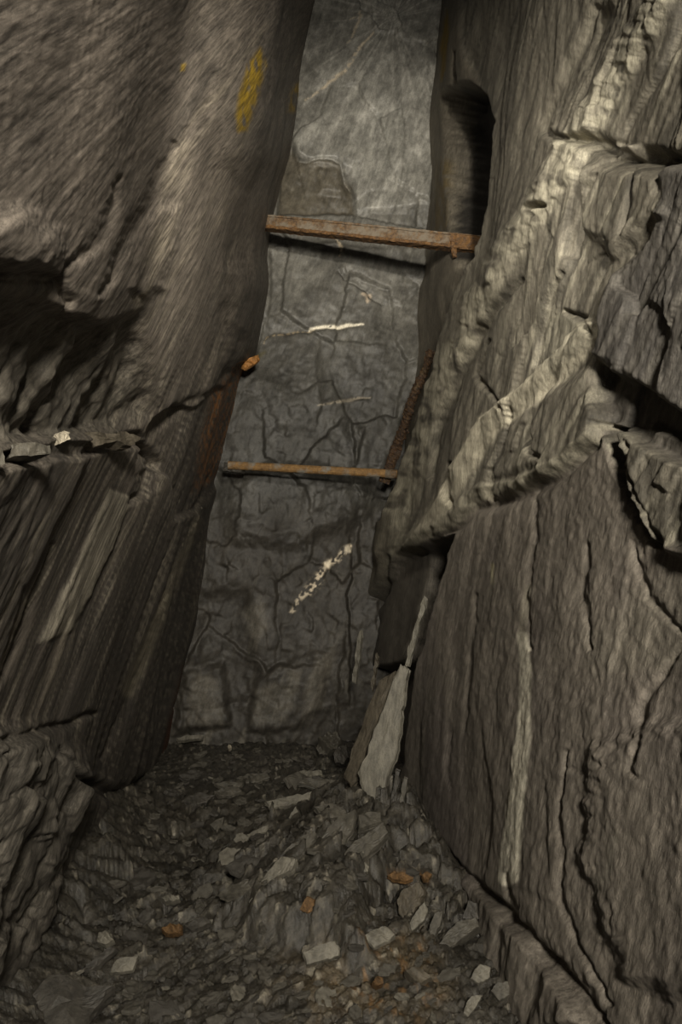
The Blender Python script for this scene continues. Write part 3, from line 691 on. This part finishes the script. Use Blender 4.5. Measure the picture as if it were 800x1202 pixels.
def rock(name, label, cat, pts, n=(0, -.45, .9), th=.06, mat=None, foot=None, lift=.03, Y=None, group=None, **kw):
    """a piece of rock whose visible face has the outline pts"""
    SEED[0] += 1
    n = np.asarray(n, float); n = n / np.linalg.norm(n)
    cx, cy = np.mean(np.asarray(pts, float), 0)
    p0 = at_depth(*(foot or (cx, cy)), Y) if Y else floor_hit(*(foot or (cx, cy)), lift)
    top = np.array([on_plane(x, y, p0, n) for x, y in pts])
    V, Fc = rock_rings(top, n, th, SEED[0], **kw)
    base = V.mean(0); base[2] = V[:, 2].min()
    return tag(raw_mesh(name, V - base, Fc, mat or M_grey, loc=base), label, cat, group)

U = (-.1, -.35, .93); FR = (-.25, -.8, .55)
# the leaning pale slab and its neighbours in the cleft
rock('slate_rock', 'tall pale slab leaning on the right wall, narrow end up', 'rock',
     [(469, 781), (479, 787), (474, 812), (471, 842), (466, 880), (458, 902), (447, 939), (436, 942), (425, 931), (420, 906), (436, 866), (450, 830), (461, 797)],
     n=(-.42, -.86, .26), th=.07, mat=M_pale, foot=(437, 941), Y=3.75, edge=.03, swell=.02)
rock('slate_rock', 'dark brown slab standing just left of the tall pale leaning slab', 'rock',
     [(463, 786), (446, 836), (424, 892), (424, 912), (410, 924), (402, 912), (424, 852), (446, 796)], n=(-.80, -.55, .25), th=.08, mat=M_brown, foot=(411, 922), Y=3.98, edge=.04, swell=.03)
rock('slate_splinter', 'thin dark splinter upright at the right foot of the pale leaning slab', 'splinter',
     [(464, 903), (469, 905), (466, 935), (461, 966), (456, 962), (459, 932)], n=(-.3, -.9, .2), th=.03, mat=M_dark, foot=(458, 964), Y=3.66)
rock('slate_splinter', 'thin grey splinter upright beside the right wall edge below the pale slab', 'splinter',
     [(474, 912), (478, 914), (474, 940), (478, 962), (471, 965), (468, 938)], n=(-.3, -.9, .2), th=.03, mat=M_grey, foot=(474, 962), Y=3.62)
rock('slate_splinter', 'long pale splinter standing behind the narrow top of the leaning slab', 'splinter',
     [(497, 700), (500, 704), (490, 742), (480, 782), (475, 781), (484, 742)], n=(-.5, -.8, .1), th=.03, mat=M_pale, foot=(478, 780), Y=4.45)
rock('slate_splinter', 'narrow pale upright splinter in the back right corner', 'splinter',
     [(421, 742), (424, 740), (422, 772), (417, 802), (413, 800), (416, 770)], n=(-.5, -.8, .1), th=.04, mat=M_pale, foot=(415, 800), Y=5.9)
rock('slate_splinter', 'short brown splinter upright in the cleft left of the pale leaning slab', 'splinter',
     [(441, 766), (444, 772), (441, 790), (437, 812), (434, 806), (438, 784)], n=(-.5, -.8, .1), th=.03, mat=M_brown, foot=(437, 810), Y=4.9)
rock('boulder', 'rounded boulder at the right end of the back wall foot', 'boulder', [(370, 878), (373, 867), (384, 858), (397, 859), (400, 868), (395, 879), (383, 886), (374, 886)], n=(-.2, -.85, .5), th=.20, mat=M_grey, foot=(382, 886), edge=.10, swell=.35)
rock('boulder', 'small dark boulder in the shadow between the rounded boulder and the cleft', 'boulder', [(391, 884), (398, 875), (406, 874), (409, 888), (403, 897), (393, 896)], n=(-.2, -.85, .5), th=.16, mat=M_dark, foot=(400, 896), edge=.1, swell=.3)
# slabs on the heap
for lab, pts, n, th, m in [
    ('flat grey slab topping the heap just below the pale leaning slab', [(373, 989), (384, 972), (398, 957), (416, 949), (417, 962), (413, 976), (398, 997), (386, 993)], (-.15, -.62, .77), .07, M_grey),
    ('pointed slab on the heap right of the flat topping slab', [(402, 1011), (404, 1001), (412, 991), (432, 977), (451, 964), (456, 977), (440, 994), (421, 1011)], (-.1, -.65, .75), .06, M_grey),
    ('long slab sloping left from the flat topping slab', [(331, 1002), (342, 991), (357, 980), (370, 974), (370, 985), (360, 995), (347, 1007)], (-.25, -.6, .76), .05, M_grey),
    ('pale-edged slab tapering down the left side of the heap', [(292, 1058), (301, 1041), (316, 1020), (331, 1004), (346, 1007), (341, 1022), (321, 1030), (306, 1046)], (-.35, -.62, .7), .05, M_pale),
    ('dark flat slab left of the pale-edged tapering slab', [(256, 1049), (268, 1039), (288, 1032), (308, 1025), (304, 1038), (284, 1046), (266, 1053)], (-.2, -.5, .83), .04, M_grey),
    ('long thin pale-edged slab lying across behind the heap', [(311, 941), (337, 935), (362, 930), (385, 926), (384, 932), (360, 939), (338, 946), (318, 947)], (-.1, -.7, .7), .05, M_pale),
    ('small flat slab directly behind the flat topping slab', [(369, 946), (388, 942), (406, 951), (402, 957), (388, 959), (376, 954)], (0, -.5, .85), .04, M_grey),
    ('broad slab tucked under the foot of the pale leaning slab', [(420, 957), (430, 953), (447, 953), (448, 964), (434, 968), (421, 972)], (0, -.55, .83), .05, M_grey),
    ('slab of the heap ending in a pale square face at lower centre', [(354, 1118), (372, 1110), (393, 1104), (399, 1112), (398, 1122), (378, 1128), (359, 1133)], (-.1, -.75, .65), .06, M_pale),
    ('pale flat stone left of centre on the near side of the heap', [(426, 1099), (436, 1091), (452, 1086), (464, 1097), (455, 1105), (439, 1112)], (-.05, -.6, .8), .05, M_pale),
    ('steep dark slab standing in the middle of the heap', [(465, 1056), (473, 1042), (492, 1034), (498, 1046), (493, 1062), (475, 1083), (467, 1072)], (-.4, -.75, .5), .06, M_brown),
    ('pale angular shard against the steep dark slab', [(480, 1084), (488, 1070), (498, 1058), (502, 1070), (496, 1082), (483, 1093)], (-.2, -.8, .55), .05, M_pale),
    ('narrow grey shard upright right of the pale angular shard', [(500, 1101), (504, 1085), (510, 1072), (520, 1067), (517, 1083), (511, 1098)], (-.3, -.75, .6), .05, M_grey),
    ('long wedge shaped slab at the right edge of the heap', [(513, 1110), (524, 1094), (536, 1081), (559, 1076), (563, 1087), (547, 1098), (528, 1113)], (-.2, -.65, .72), .07, M_grey),
    ('blocky stone wedged upright against the right wall foot', [(543, 1077), (549, 1056), (559, 1060), (562, 1079), (552, 1082)], (-.4, -.8, .45), .08, M_dark),
    ('pale squarish stone at lower right beside the wall foot', [(552, 1148), (557, 1137), (563, 1131), (576, 1135), (573, 1149), (562, 1155)], (-.1, -.75, .65), .05, M_pale),
    ('pale pointed stone lowest at the right, near the wall foot', [(543, 1190), (547, 1177), (553, 1169), (567, 1168), (560, 1180), (549, 1194)], (-.1, -.7, .7), .05, M_pale),
    ('brown stained slab among orange rust at lower right centre', [(475, 1139), (484, 1134), (495, 1137), (507, 1147), (494, 1153), (481, 1147)], (0, -.6, .8), .04, M_brown),
    ('grey stone right of the pale squarish stone', [(575, 1163), (583, 1152), (597, 1152), (598, 1168), (586, 1175)], (-.2, -.7, .7), .05, M_grey),
    ('big dark flat slab in the bottom left corner', [(2, 1214), (26, 1178), (58, 1141), (80, 1144), (97, 1152), (136, 1156), (112, 1180), (86, 1222), (40, 1236)], (.15, -.45, .87), .08, M_dark),
    ('pale diamond shaped slab above the big dark corner slab', [(129, 1142), (132, 1132), (136, 1126), (163, 1121), (160, 1130), (156, 1139), (142, 1141)], (.05, -.7, .7), .03, M_pale),
    ('thin dark slab leaning between the big dark corner slab and the striped stone', [(93, 1142), (112, 1124), (130, 1110), (136, 1113), (120, 1128), (102, 1142)], (-.2, -.6, .75), .03, M_dark),
    ('dark slab just left of the orange and white pebble', [(160, 1077), (168, 1068), (176, 1063), (182, 1068), (176, 1077), (168, 1084)], (-.1, -.6, .8), .04, M_dark),
    ('dark slab just right of the orange and white pebble', [(217, 1087), (228, 1079), (241, 1075), (248, 1082), (238, 1087), (226, 1091)], (0, -.55, .83), .04, M_dark),
    ('narrow pale slab sloping behind the heap on its left', [(289, 980), (302, 973), (315, 968), (314, 974), (302, 980), (292, 984)], (-.1, -.65, .75), .035, M_pale),
    ('upright triangular shard behind the heap', [(336, 963), (342, 953), (347, 946), (351, 955), (349, 963)], (-.2, -.85, .45), .03, M_pale),
    ('small square slab left behind the heap', [(246, 968), (253, 962), (263, 959), (261, 969), (254, 977)], (-.1, -.6, .8), .03, M_grey),
    ('flat slab lying in the row behind the heap, pale front edge', [(251, 929), (262, 924), (278, 923), (284, 928), (272, 933), (257, 934)], (0, -.5, .85), .04, M_grey),
    ('dark slab left of the pale fronted slab behind the heap', [(213, 940), (222, 933), (236, 930), (251, 933), (242, 941), (226, 944)], (0, -.5, .85), .04, M_dark),
    ('wide flat slab towards the back, centre of the floor', [(278, 913), (290, 908), (313, 906), (316, 912), (302, 918), (284, 919)], (0, -.5, .85), .04, M_grey),
    ('flat slab stacked below the rounded boulder', [(350, 919), (358, 913), (378, 914), (398, 916), (396, 922), (374, 924)], (0, -.6, .8), .04, M_grey),
    ('small pale slab nearest below the rounded boulder', [(354, 909), (362, 905), (377, 904), (378, 909), (366, 912)], (0, -.6, .8), .03, M_pale),
    ('low slab in front of the wide flat slab at the back', [(251, 920), (264, 917), (286, 918), (282, 924), (266, 926)], (0, -.6, .8), .035, M_grey),
]:
    rock('slate_rock', lab, 'rock', pts, n=n, th=th, mat=m, lift=.035)
for lab, pts, m in [
    ('tiny pale pebble under the pointed slab of the heap', [(423, 1016), (428, 1011), (433, 1017), (432, 1023), (426, 1024)], M_pale),
    ('orange and white pebble on the floor at lower left', [(189, 1090), (199, 1084), (214, 1085), (214, 1093), (203, 1096), (194, 1095)], M_orange),
    ('light grey striped stone at lower left above the thin dark slab', [(113, 1106), (115, 1094), (124, 1092), (131, 1095), (134, 1103), (124, 1109)], M_pale),
    ('pale oval pebble above the orange and white pebble', [(189, 1054), (197, 1050), (210, 1051), (211, 1055), (203, 1058), (194, 1058)], M_pale),
    ('small golden pebble on the dark floor near the back wall', [(267, 877), (268, 874), (271, 874), (272, 877), (269, 879)], M_quartz),
    ('bright orange pebble at lower centre among rust stains', [(437, 1152), (443, 1145), (449, 1147), (450, 1154), (443, 1157)], M_orange),
]:
    rock('pebble', lab, 'pebble', pts, n=(0, -.7, .7), th=.05, mat=m, lift=.055, swell=.25, edge=.05)
rock('rust_flake', 'bright rust flake standing on the left part of the heap', 'flake', [(351, 1068), (356, 1058), (360, 1052), (369, 1056), (368, 1069), (360, 1072)], n=(-.2, -.85, .4), th=.03, mat=M_orange, lift=.03, swell=.1)
rock('rust_flake', 'flat orange rust crust on the heap above the steep dark slab', 'flake', [(455, 1027), (462, 1022), (473, 1024), (485, 1030), (476, 1034), (463, 1032)], n=(0, -.6, .8), th=.03, mat=M_orange, lift=.035, swell=.1)
rock('rust_flake', 'small orange rust crust near the wall foot, right of the flat crust', 'flake', [(495, 1026), (501, 1022), (507, 1026), (503, 1032), (497, 1032)], n=(0, -.6, .8), th=.03, mat=M_orange, lift=.035, swell=.1)
rock('slate_splinter', 'long pale splinter lying at the left foot of the back wall', 'splinter', [(207, 866), (220, 863), (238, 862), (238, 866), (222, 868), (210, 869)], n=(0, -.75, .65), th=.05, mat=M_pale, lift=.08)
M_ochre = rock_material('ochre_mineral', base=(.42, .20, .06), stretch=1, scale=30, bump=.4, var=.6)
rock('mineral_lump', 'bright orange mineral lump where the left wall crack meets the back wall', 'mineral', [(284, 429), (291, 421), (303, 416), (305, 422), (297, 428), (289, 432)], n=(.3, -.9, .3), th=.05, mat=M_ochre, foot=(294, 424), Y=6.3, swell=.2)
# stones lodged on the left ledge
XLED = 1.0
def ledge_rock(label, pts, m, n, th, name='stone', cat='stone', push=.0, **kw):
    SEED[0] += 1
    n = np.asarray(n, float); n /= np.linalg.norm(n)
    cx, cy = np.mean(np.asarray(pts, float), 0); p0 = on_plane(cx, cy, np.array([XL0 - push, 0, 0]), NL)
    top = np.array([on_plane(x, y, p0, n) for x, y in pts]); V, Fc = rock_rings(top, n, th, SEED[0], **kw); base = V.mean(0); base[2] = V[:, 2].min()
    return tag(raw_mesh(name, V - base, Fc, m, loc=base), label, cat)
ledge_rock('squared stone block on the ledge below the left hollow', [(14, 521), (36, 519), (61, 522), (61, 533), (36, 536), (15, 536)], M_grey, (.85, -.5, .2), .09, push=-.03)
ledge_rock('stone cut by the left edge of the picture, on the left ledge', [(-14, 528), (4, 526), (6, 545), (-12, 549)], M_grey, (.85, -.5, .2), .09, push=-.03)
ledge_rock('pale quartz pebble on the left ledge', [(71, 509), (76, 505), (82, 508), (82, 516), (75, 519)], M_quartz, (.85, -.5, .2), .04, 'pebble', 'pebble', push=.02, swell=.25)
ledge_rock('long flat stone lying along the left ledge, right of the quartz pebble', [(83, 509), (116, 508), (150, 505), (166, 512), (160, 520), (132, 519), (112, 524), (86, 518)], M_brown, (.8, -.45, .4), .05, push=.02)

# ------------------------------------------------------------------ scattered fragments
rs = np.random.RandomState(5)
protos = []
for i in range(9):
    K = rs.randint(5, 8); ang = np.sort(np.linspace(0, 2 * np.pi, K, endpoint=False) + rs.rand(K) * .5); el = rs.uniform(.38, .75)
    top = np.stack([np.cos(ang) * (1 + .25 * (rs.rand(K) - .5)), el * np.sin(ang) * (1 + .25 * (rs.rand(K) - .5)), np.zeros(K)], 1)
    V, Fc = rock_rings(top, (0, 0, 1), rs.uniform(.22, .42), 900 + i, lam=2)
    for m in (M_grey, M_dark, M_pale): 
        me = bpy.data.meshes.new('slate_fragment'); me.from_pydata([tuple(v) for v in V], [], Fc); me.update(); me.materials.append(m); protos.append(me)
first = bpy.data.objects.new('slate_fragment', protos[0])
tag(first, 'small loose slate fragment lying in the floor rubble', 'stone', 'loose slate fragments scattered over the floor')
n_ok = 0; spots = []
named = [(p, max(Vector(v.co).length for v in o.data.vertices) * .8) for o in bpy.data.objects if o.type == 'MESH' and 'category' in o for p in [np.array(o.location)] if p[2] < 1.2]
while n_ok < 290:
    q = rs.uniform(170, 540); Y = EYE[2] * F / q; X = rs.uniform(-.62, .62) * Y * .5 + .12 * rs.randn()
    xr = XR0 - .16; xl = XL0 + .22
    if not (xl < X < xr) or Y > 6.3: continue
    size = float(np.clip(rs.lognormal(-3.15, .45), .02, .11)) * (.75 + .09 * Y)
    if rs.rand() < .5: X = .42 + .30 * rs.randn(); Y = 3.4 + .6 * rs.randn(); size *= 1.15
    if not (xl < X < xr) or Y < 2: continue
    if any((X - a) ** 2 + (Y - b) ** 2 < (.95 * (size + c)) ** 2 for a, b, c in spots): continue
    if any((X - p[0]) ** 2 + (Y - p[1]) ** 2 < (size + r) ** 2 for p, r in named): continue
    spots.append((X, Y, size)); n_ok += 1
sx = np.array([a for a, b, c in spots]); sy = np.array([b for a, b, c in spots]); sh_ = floor_full(sx, sy)[0]
for i, (X, Y, size) in enumerate(spots):
    o = first if i == 0 else first.copy()
    k = rs.rand(); o.data = protos[3 * rs.randint(9) + (0 if k < .55 else 1 if k < .92 else 2)]
    o.location = (X, Y, sh_[i] + size * .26); o.scale = (size, size * rs.uniform(.7, 1.1), size)
    o.rotation_euler = (.35 + .25 * rs.randn(), .22 * rs.randn(), .5 + .5 * rs.randn())
    COL.objects.link(o)


# ================================================================== LIGHT
w = bpy.data.worlds.new('mine_dark'); SC.world = w; w.use_nodes = True
w.node_tree.nodes['Background'].inputs[0].default_value = (.9, .92, 1, 1); w.node_tree.nodes['Background'].inputs[1].default_value = .014
def spot(name, loc, aim, power, size, angle, blend, color=(1, .93, .80)):
    l = bpy.data.lights.new(name, 'SPOT'); l.energy = power; l.shadow_soft_size = size; l.spot_size = math.radians(angle); l.spot_blend = blend; l.color = color
    o = bpy.data.objects.new(name, l); COL.objects.link(o); o.location = loc
    o.rotation_euler = (Vector(aim) - Vector(loc)).to_track_quat('-Z', 'Y').to_euler(); return o
spot('key_lamp', (.2, -1.5, 2.6), (1.0, 6.8, 5.3), 1900, .10, 27, 1.0)
spot('fill_lamp', (.22, -1.3, 2.3), (.75, 4.0, 1.9), 900, .22, 112, 1.0)
spot('mid_fill', (.38, 1.5, 3.05), (.55, 5.0, 2.9), 215, .14, 112, 1.0)  # added lamp, unseen above the view, to brighten the middle of the passage
